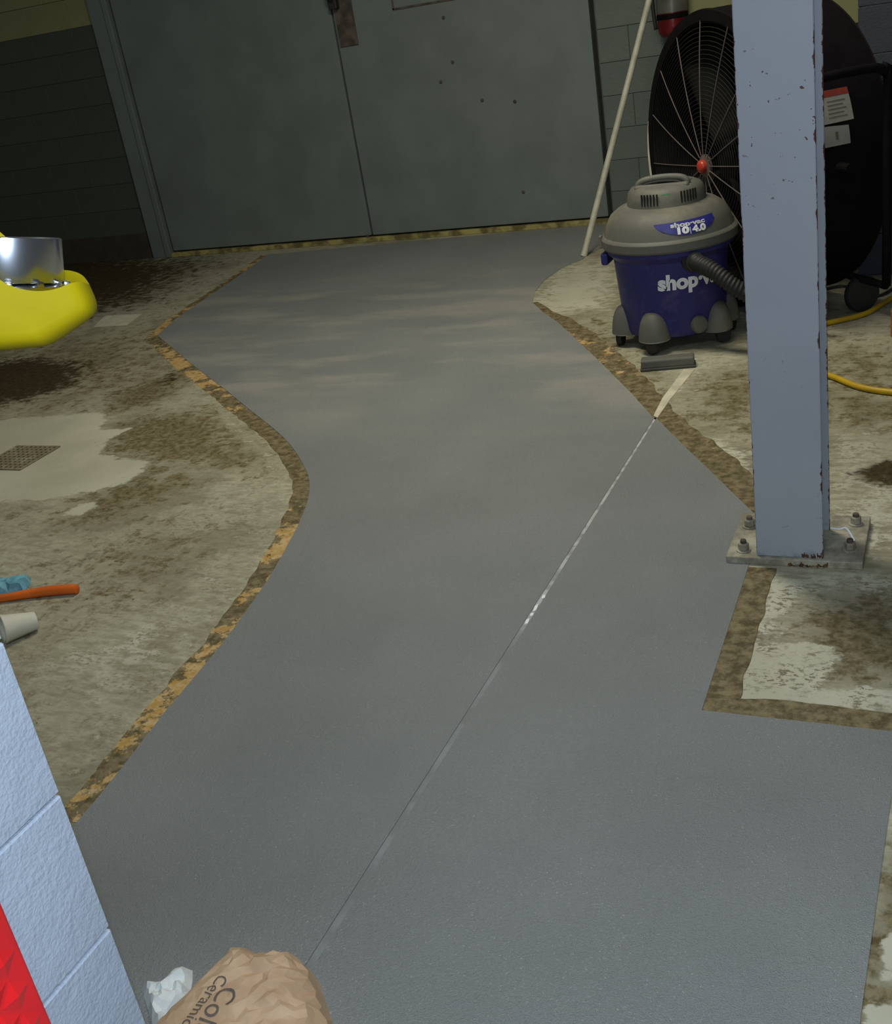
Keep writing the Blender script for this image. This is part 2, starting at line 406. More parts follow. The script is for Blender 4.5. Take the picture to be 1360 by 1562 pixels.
bm = bmesh.new(); prism(bm, [(JX - G0, .3), (JX + G0, .3), (JX + G1, 3.80), (JX - G1, 3.80)], -.001, .0012)
obj('expansion_joint', bm, M['joint'], floor)['label'] = 'pale control joint line through the grey coating'
bm = bmesh.new(); prism(bm, [(JX - .013, 3.82), (JX + .006, 3.80), (JX + .012, 4.0), (JX + .035, 4.33), (JX - .01, 4.33), (JX - .022, 4.0)], -.001, .0015)
obj('joint_filler', bm, M['filler'], floor)
# chipped filler lumps in the joint
for yy, ln_ in ((2.34, .030), (2.375, .018), (2.41, .040), (2.47, .022)):
    bm = bmesh.new(); u_ = JX + .002 + .003 * math.sin(yy * 90); prism(bm, [(u_ - .002, yy - ln_ / 2), (u_ + .005, yy - ln_ * .3), (u_ + .004, yy + ln_ * .1), (u_ + .001, yy + ln_ / 2), (u_ - .005, yy + ln_ * .2)], 0, .0045)
    obj('filler_chip', bm, M['white'], floor)

# --- scraped strips along the coating edge
ORY = (1.3, 1.6, 1.9, 2.2, 2.5, 2.75, 2.9, 3.05, 3.3, 3.6, 3.85, 4.2, 4.6, 5.0, 5.2)
ORV = (.52, .42, .47, .38, .50, .66, .42, .0, .0, .02, .22, .55, .62, .38, .45)
def strip(path, widths, orange, side, name='edge_strip', lift=0.0):
    P = [Vector((a, b, 0)) for a, b in path]; m = len(P); bm = bmesh.new(); rows = []
    for i in range(m):
        t = (P[min(i + 1, m - 1)] - P[max(i - 1, 0)]).normalized(); nn = Vector((-t.y, t.x, 0)) * side
        u = i / (m - 1); w = np.interp(u, np.linspace(0, 1, len(widths)), widths) * (1 + .16 * noise.noise(P[i] * 14))
        rows.append([bm.verts.new((P[i] + nn * (w * k - .002)) + Vector((0, 0, (.0012 if k < .99 else -.001) + lift))) for k in (0, .5, .96, 1)])
    for a, b in zip(rows, rows[1:]):
        for k in range(3): bm.faces.new((a[k], a[k + 1], b[k + 1], b[k]))
    o = obj(name, bm, M['strip'], floor)
    at = o.data.attributes.new('orange', 'FLOAT', 'POINT'); nv = len(o.data.vertices)
    for i in range(nv): at.data[i].value = float(np.interp((i // 4) / (m - 1), np.linspace(0, 1, len(orange)), orange)) if orange is not None else float(np.interp(o.data.vertices[i].co.y, ORY, ORV))
    return o
def dense(path, d=.02):
    out = []
    for a, b in zip(path, path[1:]):
        L = math.dist(a, b); k = max(1, int(L / d))
        out += [(a[0] + (b[0] - a[0]) * j / k, a[1] + (b[1] - a[1]) * j / k) for j in range(k)]
    return out + [path[-1]]
strip(dense(left_edge), (.07, .068, .07, .07, .075, .085, .085, .08), None, 1)
strip(dense(upper_left), (.07, .06, .06), (.7, .55, .2, .55, .5), 1)
strip(dense(dR), (.10, .11, .09), (.0, .3, .1), -1)
strip(dense(dL[:7]), (.09, .12, .10, .03), (.1, .35, .4, .1), -1)
strip(dense([(-.500, 2.70), (-.493, 2.033 + .055)]), (.075, .075), (0, 0), 1, lift=.0006)
strip(dense([(-.493, 2.033), (-.085, 2.030), (.35, 2.03)]), (.072, .072), (0, .0, .35, .1), 1)

# --- back wall: door pair, jamb, block wall
bm = bmesh.new(); box(bm, -9, -5.985, YD + .003, YD + .22, 0, 3.0); box(bm, -2.14, 2.6, YD + .003, YD + .22, 0, 3.0); box(bm, -5.985, -2.14, YD + .10, YD + .22, 0, 3.0)
wall_back = struct(obj('wall_back', bm, M['mortar_dark']), 'dark grey-green block wall around the double doors')
blk = {}
def block_mesh(w, h, d, key, m):
    k = (round(w, 3), round(h, 3), key)
    if k not in blk:
        bm = bmesh.new(); box(bm, -w / 2, w / 2, -d / 2, d / 2, -h / 2, h / 2, .0025, 1)
        me = bpy.data.meshes.new('block'); bm.to_mesh(me); bm.free(); me.materials.append(m); blk[k] = me
    return blk[k]
def course_wall(parent, a, b, z0, z1, place, key, m, depth=.03, zoff=0.0, bh=.2, bw=.4, gap=.0025, split=None):
    """running-bond blocks between a and b; place(u, z) -> (location, rz)"""
    r = 0; z = zoff
    while z < z1 - .01:
        u = a - (bw / 2 if r % 2 else 0)
        while u < b - .01:
            u0, u1 = max(u, a), min(u + bw, b); zz0, zz1 = max(z, z0), min(z + bh, z1)
            if u1 - u0 > .03 and zz1 - zz0 > .02:
                mm, kk = (m, key) if split is None else split((u0 + u1) / 2, (zz0 + zz1) / 2)
                o = bpy.data.objects.new('block', block_mesh(u1 - u0 - gap, zz1 - zz0 - gap, depth, kk, mm))
                loc, rz = place((u0 + u1) / 2, (zz0 + zz1) / 2)
                o.location = loc; o.rotation_euler = (0, 0, rz); C.objects.link(o); o.parent = parent
            u += bw
        z += bh; r += 1
course_wall(wall_back, -8.6, -5.985, 0, 1.757, lambda u, z: ((u, YD + .012, z), 0), 'g', M['wallgreen'])
course_wall(wall_back, -8.6, -5.985, 1.76, 2.4, lambda u, z: ((u, YD + .012, z), 0), 'c', M['cream'], zoff=1.76)
course_wall(wall_back, -2.135, -.46, 0, 1.8, lambda u, z: ((u, YD + .012, z), 0), 'w', M['wallgrey'])
# jamb
bm = bmesh.new(); box(bm, -5.97, -5.79, YD - .035, YD + .06, 0, 2.8, .006); box(bm, -5.83, -5.785, YD - .05, YD + .02, 0, 2.8, .006)
struct(obj('trim_1', bm, M['door']), 'painted steel jamb left of the double doors')
def leaf(nm, x0, x1, lab):
    bm = bmesh.new(); box(bm, x0, x1, YD - .02, YD + .03, .045, 2.8, .004)
    return struct(obj(nm, bm, M['door']), lab)
d1 = leaf('door_1', -5.765, -3.966, 'left leaf of the plain grey double doors')
d2 = leaf('door_2', -3.950, -2.166, 'right leaf of the plain grey double doors')
bm = bmesh.new(); box(bm, -3.975, -3.94, YD + .028, YD + .04, .03, 2.8); box(bm, -5.79, -5.76, YD + .028, YD + .04, 0, 2.8); box(bm, -2.18, -2.13, YD + .028, YD + .04, .0, 2.8)
struct(obj('trim_2', bm, M['gap']), 'dark gaps around the door leaves')
bm = bmesh.new(); box(bm, -3.935, -3.795, YD - .03, YD - .018, 1.335, 1.72, .003); o = obj('latch_plate', bm, M['rustplate'], d2); o['label'] = 'brown stained latch plate'
bm = bmesh.new(); box(bm, -3.95, -3.885, YD - .075, YD - .028, 1.575, 1.90, .008); tube(bm, [(-3.915, YD - .075, 1.63), (-3.915, YD - .12, 1.66), (-3.915, YD - .12, 1.82), (-3.915, YD - .075, 1.85)], .012)
obj('door_handle', bm, M['blackplastic'], d2)['label'] = 'black handle box'
bm = bmesh.new()
for (a, b, c, d) in ((-3.50, -2.70, 1.508, 1.520), (-3.50, -3.488, 1.51, 1.95), (-2.71, -2.70, 1.51, 1.95), (-3.50, -2.70, 1.94, 1.95)): box(bm, a, b, YD - .026, YD - .018, c, d)
obj('panel_frame', bm, M['rustplate'], d2)['label'] = 'dark frame line of a panel'
for (a, b) in ((112, 137), (672, 125), (735, 153), (785, 155), (798, 293), (690, 95), (676, 27), (560, 360)):
    p = ony(a, b, YD - .02); bm = bmesh.new(); lathe(bm, [(.004, 0), (.013, .001), (.011, .004), (.004, .006)], 10, frame_mtx((p[0], YD - .019, p[2]), (1, 0, 0), (0, 0, 1), (0, -1, 0)))
    if -3.95 < p[0] < -2.17: obj('screw_head', bm, M['rustplate'], d2)
    elif p[0] > -5.76: obj('screw_head', bm, M['rustplate'], d1)
    else: bm.free()
# yellow-stained sill
bm = bmesh.new(); box(bm, -5.785, -2.135, YD - .045, YD + .03, 0, .032, .004)
struct(obj('trim_3', bm, M['ytrim']), 'narrow yellowed sill under the double doors')
bm = bmesh.new(); box(bm, -9, -6.0, YD - .012, YD + .01, 0, .205, .003)
struct(obj('baseboard_back', bm, plain('dark_base_band', (.045, .04, .028), .8)), 'dark base band on the block wall left of the doors')
# pale board behind the fan
bm = bmesh.new(); box(bm, -1.60, -.47, YD - .04, YD - .005, 1.03, 2.3, .006)
o = obj('wall_board', bm, M['cream']); tag(o, 'pale cream board fixed to the wall behind the drum fan', 'board')
# right wall
bm = bmesh.new(); box(bm, -.44, 2.6, 5.67, YD + .012, 0, 3.0)
wr = struct(obj('wall_right', bm, M['mortar_blue']), 'blue-grey block wall beside the drum fan')
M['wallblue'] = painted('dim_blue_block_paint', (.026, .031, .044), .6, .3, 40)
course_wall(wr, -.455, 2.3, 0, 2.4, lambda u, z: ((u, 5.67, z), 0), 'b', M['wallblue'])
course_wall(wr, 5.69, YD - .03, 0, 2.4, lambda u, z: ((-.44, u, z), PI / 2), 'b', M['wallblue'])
# near block wall at left
NX, NY = -.894, .708
bm = bmesh.new(); box(bm, NX - .19, NX - .01, -.9, NY - .012, 0, 2.4)
wl = struct(obj('wall_left', bm, M['mortar_blue']), 'near blue-grey painted block wall')
def roughblock(w, h, d):
    bm = bmesh.new(); box(bm, -w / 2, w / 2, -d / 2, d / 2, -h / 2, h / 2, .0045, 2)
    return bm
zz = -.025
r = 0
while zz < 2.3:
    u1 = NY
    first = .39 if r % 2 else .39
    while u1 > -.9:
        u0 = max(u1 - (.4 if not (r % 2 and u1 == NY) else .2), -.9)
        z0, z1 = max(zz, 0), zz + .2
        o = bpy.data.objects.new('block', block_mesh(u1 - u0 - .003, z1 - z0 - .003, .2, 'n', M['blue_block']))
        o.location = (NX - .10, (u0 + u1) / 2, (z0 + z1) / 2); o.rotation_euler = (0, 0, PI / 2); C.objects.link(o); o.parent = wl
        u1 = u0
    zz += .2; r += 1

# ------------------------------------------------------------------ steel column
col = thing('steel_column', 'pale blue-grey painted steel H-column, chipped, bolted to the slab', 'column', (0, 0, 0))
cx0, cx1 = -.481, -.309
z0 = .022
def wavy_flange(y0, y1):
    bm = bmesh.new(); box(bm, cx0, cx1, y0, y1, z0, 3.0, .002, 1); return bm
n = NT('chipped_column_paint', .5)
base = n.mix(n.ramp(n.noise(2.5, 5), .3, .7), (.32, .345, .40), (.355, .38, .43))
sc = n.t.nodes.new('ShaderNodeSeparateXYZ'); n.ln(n.tc.outputs['Object'], sc.inputs[0])
cl = n.ramp(sc.outputs[2], .45, .95)
chip = n.ramp(n.noise(75, 2, .5), .70, .72)
chip = n.math('MULTIPLY', chip, n.ramp(n.noise(4.5, 2), .46, .58)); chip = n.math('MULTIPLY', chip, n.math('MAXIMUM', cl, .25))
edge = n.math('SUBTRACT', n.math('ABSOLUTE', n.math('SUBTRACT', sc.outputs[0], (cx0 + cx1) / 2)), (cx1 - cx0) / 2 - .004)
en = n.ramp(n.math('ADD', edge, n.math('MULTIPLY', n.math('SUBTRACT', n.noise(16, 7, .7), .60), .035)), .0, .0012)
chip = n.math('MAXIMUM', chip, en)
col_ = n.mix(chip, base, (.085, .025, .018))
low = n.ramp(n.math('ADD', sc.outputs[2], n.math('MULTIPLY', n.noise(25, 4), .05)), .075, .045)
scuff = n.math('MULTIPLY', low, n.ramp(n.noise(28, 5), .48, .6))
col_ = n.mix(n.math('MULTIPLY', scuff, .7), col_, (.17, .20, .25))
n.color(col_); n.bump(n.math('ADD', n.noise(35, 3), n.math('MULTIPLY', chip, -1.5)), .16, .003)
M['column'] = n.m
obj('front_flange', wavy_flange(2.728, 2.738), M['column'], col)
obj('rear_flange', wavy_flange(2.893, 2.903), M['column'], col)
bm = bmesh.new(); box(bm, -.399, -.391, 2.738, 2.893, z0, 3.0); obj('web', bm, M['column'], col)
bm = bmesh.new(); box(bm, -.562, -.210, 2.716, 2.992, .0, .022, .003, 2); bp = obj('base_plate', bm, M['plate'], col); bp['label'] = 'dirty steel base plate'
bm = bmesh.new()
h_ = .012
for k in range(34):
    x = -.398 + k * .003; h_ = min(.020, max(.005, h_ + random.uniform(-.005, .005))); lo_ = random.uniform(.001, .006); box(bm, x, x + .0031, 2.7150, 2.7175, lo_, max(lo_ + .002, h_))
obj('rust_scale', bm, M['rust'], bp)
bm = bmesh.new()
for k in range(18):
    x = -.364 + k * .003; z = .0225 + random.uniform(0, .004)
    if k not in (6, 7, 12): box(bm, x, x + .0031, 2.7272, 2.7285, z, z + random.uniform(.004, .013))
obj('chipped_rust', bm, M['rust'], col)
def anchor(x, y, tilt=0.0):
    b = bmesh.new(); lathe(b, [(.019, 0), (.020, .001), (.020, .003), (.018, .004)], 20, Matrix.Translation((x, y, .022)))
    w = obj('washer', b, M['plate'], bp)
    b = bmesh.new(); mt = Matrix.Translation((x, y, .026)) @ Matrix.Rotation(tilt, 4, 'Z')
    lathe(b, [(.0135, 0), (.0148, .002), (.0148, .017), (.0125, .020)], 6, mt); o = obj('nut', b, M['plate'], bp)
    b = bmesh.new(); lathe(b, [(.0085, .0), (.0085, .008), (.0075, .010)], 16, Matrix.Translation((x, y, .045))); obj('bolt', b, M['rustplate'], bp)
for x, y, t in ((-.520, 2.755, .2), (-.527, 2.90, .5), (-.247, 2.785, .1), (-.245, 2.94, .4)): anchor(x, y, t)
bm = bmesh.new(); pp = [onz(1262, 820, .035), onz(1285, 818, .045), onz(1300, 826, .024)]
tube(bm, smooth_path([(-.303, 2.85, .052), (-.28, 2.85, .050), (-.262, 2.855, .050), (-.240, 2.83, .026)], 5), .003, 8)
obj('zip_tie', bm, M['white'], col)['label'] = 'white plastic tie end on the base plate'

# ------------------------------------------------------------------ blue wet/dry vacuum
VX, VY = -1.150, 4.78
VROT = math.atan2(-VX, -VY) * 0  # local -Y faces the room
vac = thing('shop_vacuum', 'blue and grey wheeled drum vacuum, dusty, with black hose', 'vacuum cleaner', (VX, VY, 0))
def av(v): return v
bm = bmesh.new()
lathe(bm, [(.190, .055), (.214, .060), (.222, .08), (.234, .24), (.243, .36), (.258, .375), (.270, .385), (.272, .43), (.262, .44), (.24, .44)], 64)
tank = obj('tank', bm, M['vacblue'], vac, auto=40)
bm = bmesh.new()
lathe(bm, [(.262, .405), (.283, .405), (.288, .412), (.288, .440), (.282, .448), (.274, .452), (.262, .490), (.240, .525), (.205, .548), (.165, .556), (.12, .556)], 64)
lid = obj('lid', bm, M['vacgrey'], vac, auto=35)
bm = bmesh.new()
lathe(bm, [(.166, .545), (.164, .575), (.158, .602), (.146, .618), (.12, .628), (.06, .634)], 56)
dome = obj('motor_cover', bm, M['vacgrey'], vac, auto=40)
def polar(r, ang, z): return Vector((r * math.sin(ang), -r * math.cos(ang), z))   # ang 0 faces -Y, positive to +X
# handle
bm = bmesh.new()
hp = [(-.105, -.02, .618), (-.100, -.02, .636), (-.07, -.02, .648), (.0, -.02, .654), (.07, -.02, .650), (.10, -.02, .638), (.105, -.02, .618)]
tube(bm, smooth_path([(x, y - .03, z) for x, y, z in hp], 5), .0135, 12)
box(bm, -.115, .115, -.085, .02, .610, .634, .01)
obj('carry_handle', bm, M['vacgrey'], dome, auto=50)
bm = bmesh.new(); tube(bm, smooth_path([(x * .88, y - .045, z - .012) for x, y, z in hp], 4), .005, 8); obj('handle_groove', bm, M['blackplastic'], dome)
# vent slits
for k in range(6):
    a = -.42 + k * .085
    bm = bmesh.new(); b = bmesh.ops.create_cube(bm, size=1)
    for v in b['verts']:
        p = polar(.160 + .006 * (v.co.y + .5), a + v.co.x * .036, .589 + v.co.z * .042); v.co = p
    obj('vent_slot', bm, M['pit'], dome)
for k in range(6):
    a = .62 + k * .085
    bm = bmesh.new(); b = bmesh.ops.create_cube(bm, size=1)
    for v in b['verts']: v.co = polar(.160 + .006 * (v.co.y + .5), a + v.co.x * .036, .589 + v.co.z * .042)
    obj('vent_slot', bm, M['pit'], dome)
def surf_patch(name, rfun, a0, a1, zlo, zhi, m, parent, n=14):
    bm = bmesh.new(); g = []
    for i in range(n + 1):
        t = i / n; a = a0 + (a1 - a0) * t; zl, zh = zlo(t), zhi(t); g.append([bm.verts.new(polar(rfun(zl + (zh - zl) * s / 4), a, zl + (zh - zl) * s / 4)) for s in range(5)])
    for a, b in zip(g, g[1:]):
        for s in range(4): bm.faces.new((a[s], b[s], b[s + 1], a[s + 1]))
    o = obj(name, bm, m, parent, smooth=True); return o
surf_patch('green_sticker', lambda z: .163 - (z - .575) * .2, .12, .34, lambda t: .582, lambda t: .607, M['green'], dome)
lidprof = [(.288, .440), (.282, .448), (.274, .452), (.262, .490), (.240, .525), (.205, .548)]
def lidr(z):
    for (r0, z0_), (r1, z1_) in zip(lidprof, lidprof[1:]):
        if z <= z1_: return r0 + (r1 - r0) * (z - z0_) / (z1_ - z0_) + .0022
    return .2
DA0, DA1 = -.10, .98
surf_patch('name_decal', lidr, .0, 1.04, lambda t: .512 - .040 * math.sin(PI * min(1, t * 1.02)) ** .6 - .012 * t, lambda t: .513 + .006 * t, M['decal'], lid, 24)
def wrap_text(name, body, size, a, z, rfun, m, parent, bold, sx=1.0, zs=1.0, sh=0):
    bm = text_bm(body, size, bold)
    bmesh.ops.subdivide_edges(bm, edges=[e for e in bm.edges if e.calc_length() > .012], cuts=1)
    for v in bm.verts:
        z_ = z + v.co.y * zs + sh * v.co.x; rr = rfun(z_); v.co = polar(rr, a + v.co.x * sx / rr, z_)
    return obj(name, bm, m, parent)
lr2 = lambda z: lidr(z) + .0015
wrap_text('lettering', 'shop\u00b7vac', .044, .55, .5035, lr2, M['whitedim'], lid, .0018, .95, .48)
wrap_text('lettering', '10', .050, .44, .482, lr2, M['white'], lid, .0030, 1.1, .62)
wrap_text('lettering', '|', .045, .565, .481, lr2, M['whitedim'], lid, .0, 1, .6)
wrap_text('lettering', '4.0', .050, .71, .481, lr2, M['white'], lid, .0030, .95, .6)
tr = lambda z: .222 + (z - .08) * .075 + .0028
wrap_text('lettering', 'shop\u00b7vac', .092, .62, .282, tr, M['white'], tank, .0042, .95, .88)
# latch at left, side handles
bm = bmesh.new(); box(bm, -.284, -.270, -.100, -.070, .405, .455, .004)
obj('lid_latch', bm, M['vacgrey'], vac)
bm = bmesh.new(); box(bm, -.283, -.250, -.10, .10, .335, .385, .010)
obj('tank_grip', bm, M['vacblue'], vac)
# caster fenders
def fender(a, r=.214, w=.062):
    bm = bmesh.new()
    mt = Matrix.Translation(polar(r, a, .052)) @ Matrix.Rotation(a, 4, 'Z')
    bmesh.ops.create_uvsphere(bm, u_segments=28, v_segments=18, radius=1)
    for v in bm.verts:
        z = max(v.co.z, -.06); x, y = v.co.x, v.co.y
        k = 1.0 if v.co.z > -.06 else 1.0
        h_ = math.hypot(x, y); q_ = max(z, 0); pw = (1 - q_ ** 3.0) ** (1 / 3.0) / max(h_, 1e-4) if q_ < .999 else 0
        v.co = mt @ Vector((x * w * pw * (1.12 - .2 * q_), y * w * .95 * pw * (1.12 - .2 * q_), .008 + (q_ * .108 if z > 0 else z * .1)))
    o = obj('caster_fender', bm, M['vacgrey'], vac, smooth=True)
    b = bmesh.new(); lathe(b, [(.006, 0), (.032, .002), (.034, .008), (.034, .020), (.032, .026), (.006, .028)], 28)
    wm = mt @ Matrix.Translation((0, -.030, -.052 + .034)) @ Matrix.Rotation(R(62), 4, 'Z') @ Matrix.Rotation(PI / 2, 4, 'Y') @ Matrix.Translation((0, 0, -.014))
    for v in b.verts: v.co = wm @ v.co
    obj('caster_wheel', b, M['blackplastic'], o, auto=40)
for a in (-.20, -1.18, 1.18): fender(a)
fender(1.9); fender(-2.4)
bm = bmesh.new(); mt = Matrix.Translation(polar(.222, .68, .10)) @ Matrix.Rotation(.70, 4, 'Z') @ Matrix.Rotation(PI / 2, 4, 'X')
lathe(bm, [(.036, -.01), (.036, .012), (.032, .020), (.015, .024)], 32, mt)
obj('drain_cap', bm, M['vacgrey'], vac, auto=40)
# hose port + hose
pa = .60
bm = bmesh.new(); mt = Matrix.Translation(polar(.225, pa, .365)) @ Matrix.Rotation(pa, 4, 'Z') @ Matrix.Rotation(PI / 2, 4, 'X')
lathe(bm, [(.048, -.02), (.048, .028), (.042, .034), (.030, .034)], 32, mt); port = obj('inlet_port', bm, M['blackplastic'], vac, auto=40)
e0 = polar(.245, pa, .362)
hose_pts = smooth_path([tuple(e0), tuple(polar(.30, pa, .358)), (.235, -.285, .335), (.32, -.29, .27), (.42, -.25, .205), (.50, -.18, .19), (.535, -.08, .16)], 26)
rad = [.031 + .0035 * math.sin(i * 1.7) for i in range(len(hose_pts))]
for i in range(8): rad[i] = .036
bm = bmesh.new(); tube(bm, hose_pts, rad, 18); obj('hose', bm, M['blackplastic'], vac, smooth=True)
bm = bmesh.new(); tube(bm, hose_pts[2:20], .037, 18); obj('hose_cuff', bm, plain('dark_grey_plastic', (.075, .072, .065), .5), vac, auto=40)

vac.scale = (1, 1, 1.08)
# grey floor nozzle lying in front
p = onz(1017, 563); q0, q1 = onz(982, 566), onz(1053, 560)
ang = math.atan2(q1[1] - q0[1], q1[0] - q0[0])
nz = thing('floor_nozzle', 'grey rectangular plastic floor nozzle lying in front of the blue vacuum', 'vacuum nozzle', (p[0], p[1] + .02, 0), ang)
bm = bmesh.new(); box(bm, -.108, .108, -.03, .035, .010, .046, .007, 2); obj('nozzle_body', bm, M['vacgrey'], nz)
bm = bmesh.new(); box(bm, -.112, .112, -.034, .038, .0, .012, .003, 1); obj('brush_skirt', bm, plain('dark_grey_skirt', (.06, .065, .055), .8), nz)

# ------------------------------------------------------------------ drum fan
hubp = Vector(ony(1090, 250, 5.2)); FR = .64
nv_ = Vector((-.772, -.636, 0)).normalized(); tv = Vector((-nv_.y, nv_.x, 0)); tv = tv if tv.x > 0 else -tv
fan = thing('drum_fan', 'large black drum fan with wire guard and orange hub, behind the vacuum', 'fan', (hubp.x, hubp.y, 0))
fan_l = Matrix.Translation((0, 0, hubp.z)) @ frame_mtx((0, 0, 0), tv, (0, 0, 1), nv_)    # local x across, y up, z out of the front
FD = .44
bm = bmesh.new()
lathe(bm, [(FR - .045, -.0), (FR - .045, .012), (FR, .012), (FR + .004, -.0), (FR, -.02), (FR, -FD), (FR + .004, -FD - .004), (FR - .03, -FD - .006), (FR - .03, -FD + .01), (FR - .012, -FD + .02), (FR - .012, -.02)], 96, fan_l, cap=False)
fs = obj('drum', bm, M['black'], fan, auto=35)
# flash highlight on the left of the rim, modelled as a pale strip
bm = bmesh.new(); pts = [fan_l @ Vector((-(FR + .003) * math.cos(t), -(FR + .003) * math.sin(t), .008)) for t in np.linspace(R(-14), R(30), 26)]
tube(bm, pts, [.004 + .006 * math.sin(PI * i / 25) for i in range(26)], 8); obj('rim_highlight', bm, M['pole'], fs)['label'] = 'pale strip for the flash highlight on the rim'
bm = bmesh.new()
for k in range(30):
    r = .07 + k * (FR - .12) / 29; pts = [fan_l @ Vector((r * math.cos(t), r * math.sin(t), .030 - .05 * (r / FR) ** 2 + .02)) for t in np.linspace(0, 2 * PI, 72, endpoint=False)]
    tube(bm, pts, .0010, 4, True)
o = obj('guard_rings', bm, M['wire'], fan); o['kind'] = 'stuff'
for k in range(16):
    t = R(4 + 22.5 * k); bm = bmesh.new()
    pts = [fan_l @ Vector((r * math.cos(t), r * math.sin(t), .034 - .05 * (r / FR) ** 2 + .02)) for r in np.linspace(.05, FR - .03, 12)]
    tube(bm, pts, .0022, 6); obj('guard_spoke', bm, M['spoke'], fan)
bm = bmesh.new()
for k in range(22):
    r = .07 + k * (FR - .10) / 21; pts = [fan_l @ Vector((r * math.cos(t), r * math.sin(t), -FD)) for t in np.linspace(0, 2 * PI, 64, endpoint=False)]
    tube(bm, pts, .0014, 4, True)
for k in range(16):
    t = R(22.5 * k); tube(bm, [fan_l @ Vector((.05 * math.cos(t), .05 * math.sin(t), -FD)), fan_l @ Vector((FR * math.cos(t), FR * math.sin(t), -FD))], .003, 4)
o = obj('rear_guard', bm, M['wire'], fan)
bm = bmesh.new(); lathe(bm, [(.05, .040), (.05, .052), (.030, .056)], 24, fan_l); obj('guard_centre', bm, M['spoke'], fan, auto=40)
bm = bmesh.new(); lathe(bm, [(.028, .05), (.030, .066), (.024, .078), (.010, .082)], 24, fan_l); obj('hub_cap', bm, M['hub'], fan, auto=50)['label'] = 'orange-red hub cap'
bm = bmesh.new(); lathe(bm, [(.085, -.06), (.095, -.07), (.095, -.14), (.03, -.15)], 32, fan_l); lathe(bm, [(.11, -.22), (.115, -.23), (.115, -.42), (.10, -.43)], 32, fan_l)
obj('motor', bm, M['black'], fan, auto=40)
M['blade'] = plain('dark_grey_blade', (.010, .010, .009), .8, 0, spec=.06)
for k in range(4):
    bm = bmesh.new(); g = []
    for i in range(9):
        r = .09 + (FR - .14) * i / 8; row = []
        for j in range(7):
            s = (j / 6 - .5); w = (.42 + .1 * i / 8); th = k * PI / 2 + .5 + s * w * (.9 if i else 1.3)
            row.append(bm.verts.new(fan_l @ Vector((r * math.cos(th), r * math.sin(th), -.10 + s * .13 * (1 - .35 * i / 8)))))
        g.append(row)
    for a, b in zip(g, g[1:]):
        for j in range(6): bm.faces.new((a[j], a[j + 1], b[j + 1], b[j]))
    o = obj('fan_blade', bm, M['blade'], fan, smooth=True)
    md = o.modifiers.new('thick', 'SOLIDIFY'); md.thickness = .004
# tube frame both sides, base and wheels
def loopf(x, zt, zb, y0, y1, name):
    L = lambda y, z: fan_l @ Vector((x, z - hubp.z, y))
    bm = bmesh.new()
    c = .07
    pts = [L(y0, zb), L(y0, zt - c), L(y0 + (c * .3 if y1 > y0 else -c * .3), zt - c * .3), L(y0 + (c if y1 > y0 else -c), zt), L(y1 - (c if y1 > y0 else -c), zt), L(y1 - (c * .3 if y1 > y0 else -c * .3), zt - c * .3), L(y1, zt - c), L(y1, zb)]
    tube(bm, smooth_path(pts, 4), .018, 10); obj(name, bm, M['black'], fan, smooth=True)
loopf(FR + .05, 1.02, .15, -.03, -.385, 'side_frame'); loopf(-FR - .03, .95, .15, -.26, -.385, 'side_frame')
for yy in (-.03, -.385):
    bm = bmesh.new(); tube(bm, [fan_l @ Vector((-FR - .03, .15 - hubp.z, yy)), fan_l @ Vector((FR + .05, .15 - hubp.z, yy))], .016, 10); obj('base_bar', bm, M['black'], fan, smooth=True)
for sx in (-1, 1):
    bm = bmesh.new(); tube(bm, [fan_l @ Vector((sx * (FR - .005), 0, -.2)), fan_l @ Vector((sx * (FR + .075), 0, -.2))], .02, 12); obj('pivot_bolt', bm, M['black'], fan)
    bm = bmesh.new(); lathe(bm, [(.02, 0), (.075, .004), (.08, .012), (.08, .035), (.075, .043), (.02, .047)], 32, fan_l @ Matrix.Translation((sx * (FR - .14), .08 - hubp.z, -.40)) @ Matrix.Rotation(PI / 2, 4, 'Y') @ Matrix.Translation((0, 0, -.023)))
    obj('wheel', bm, M['blackplastic'], fan, auto=40)
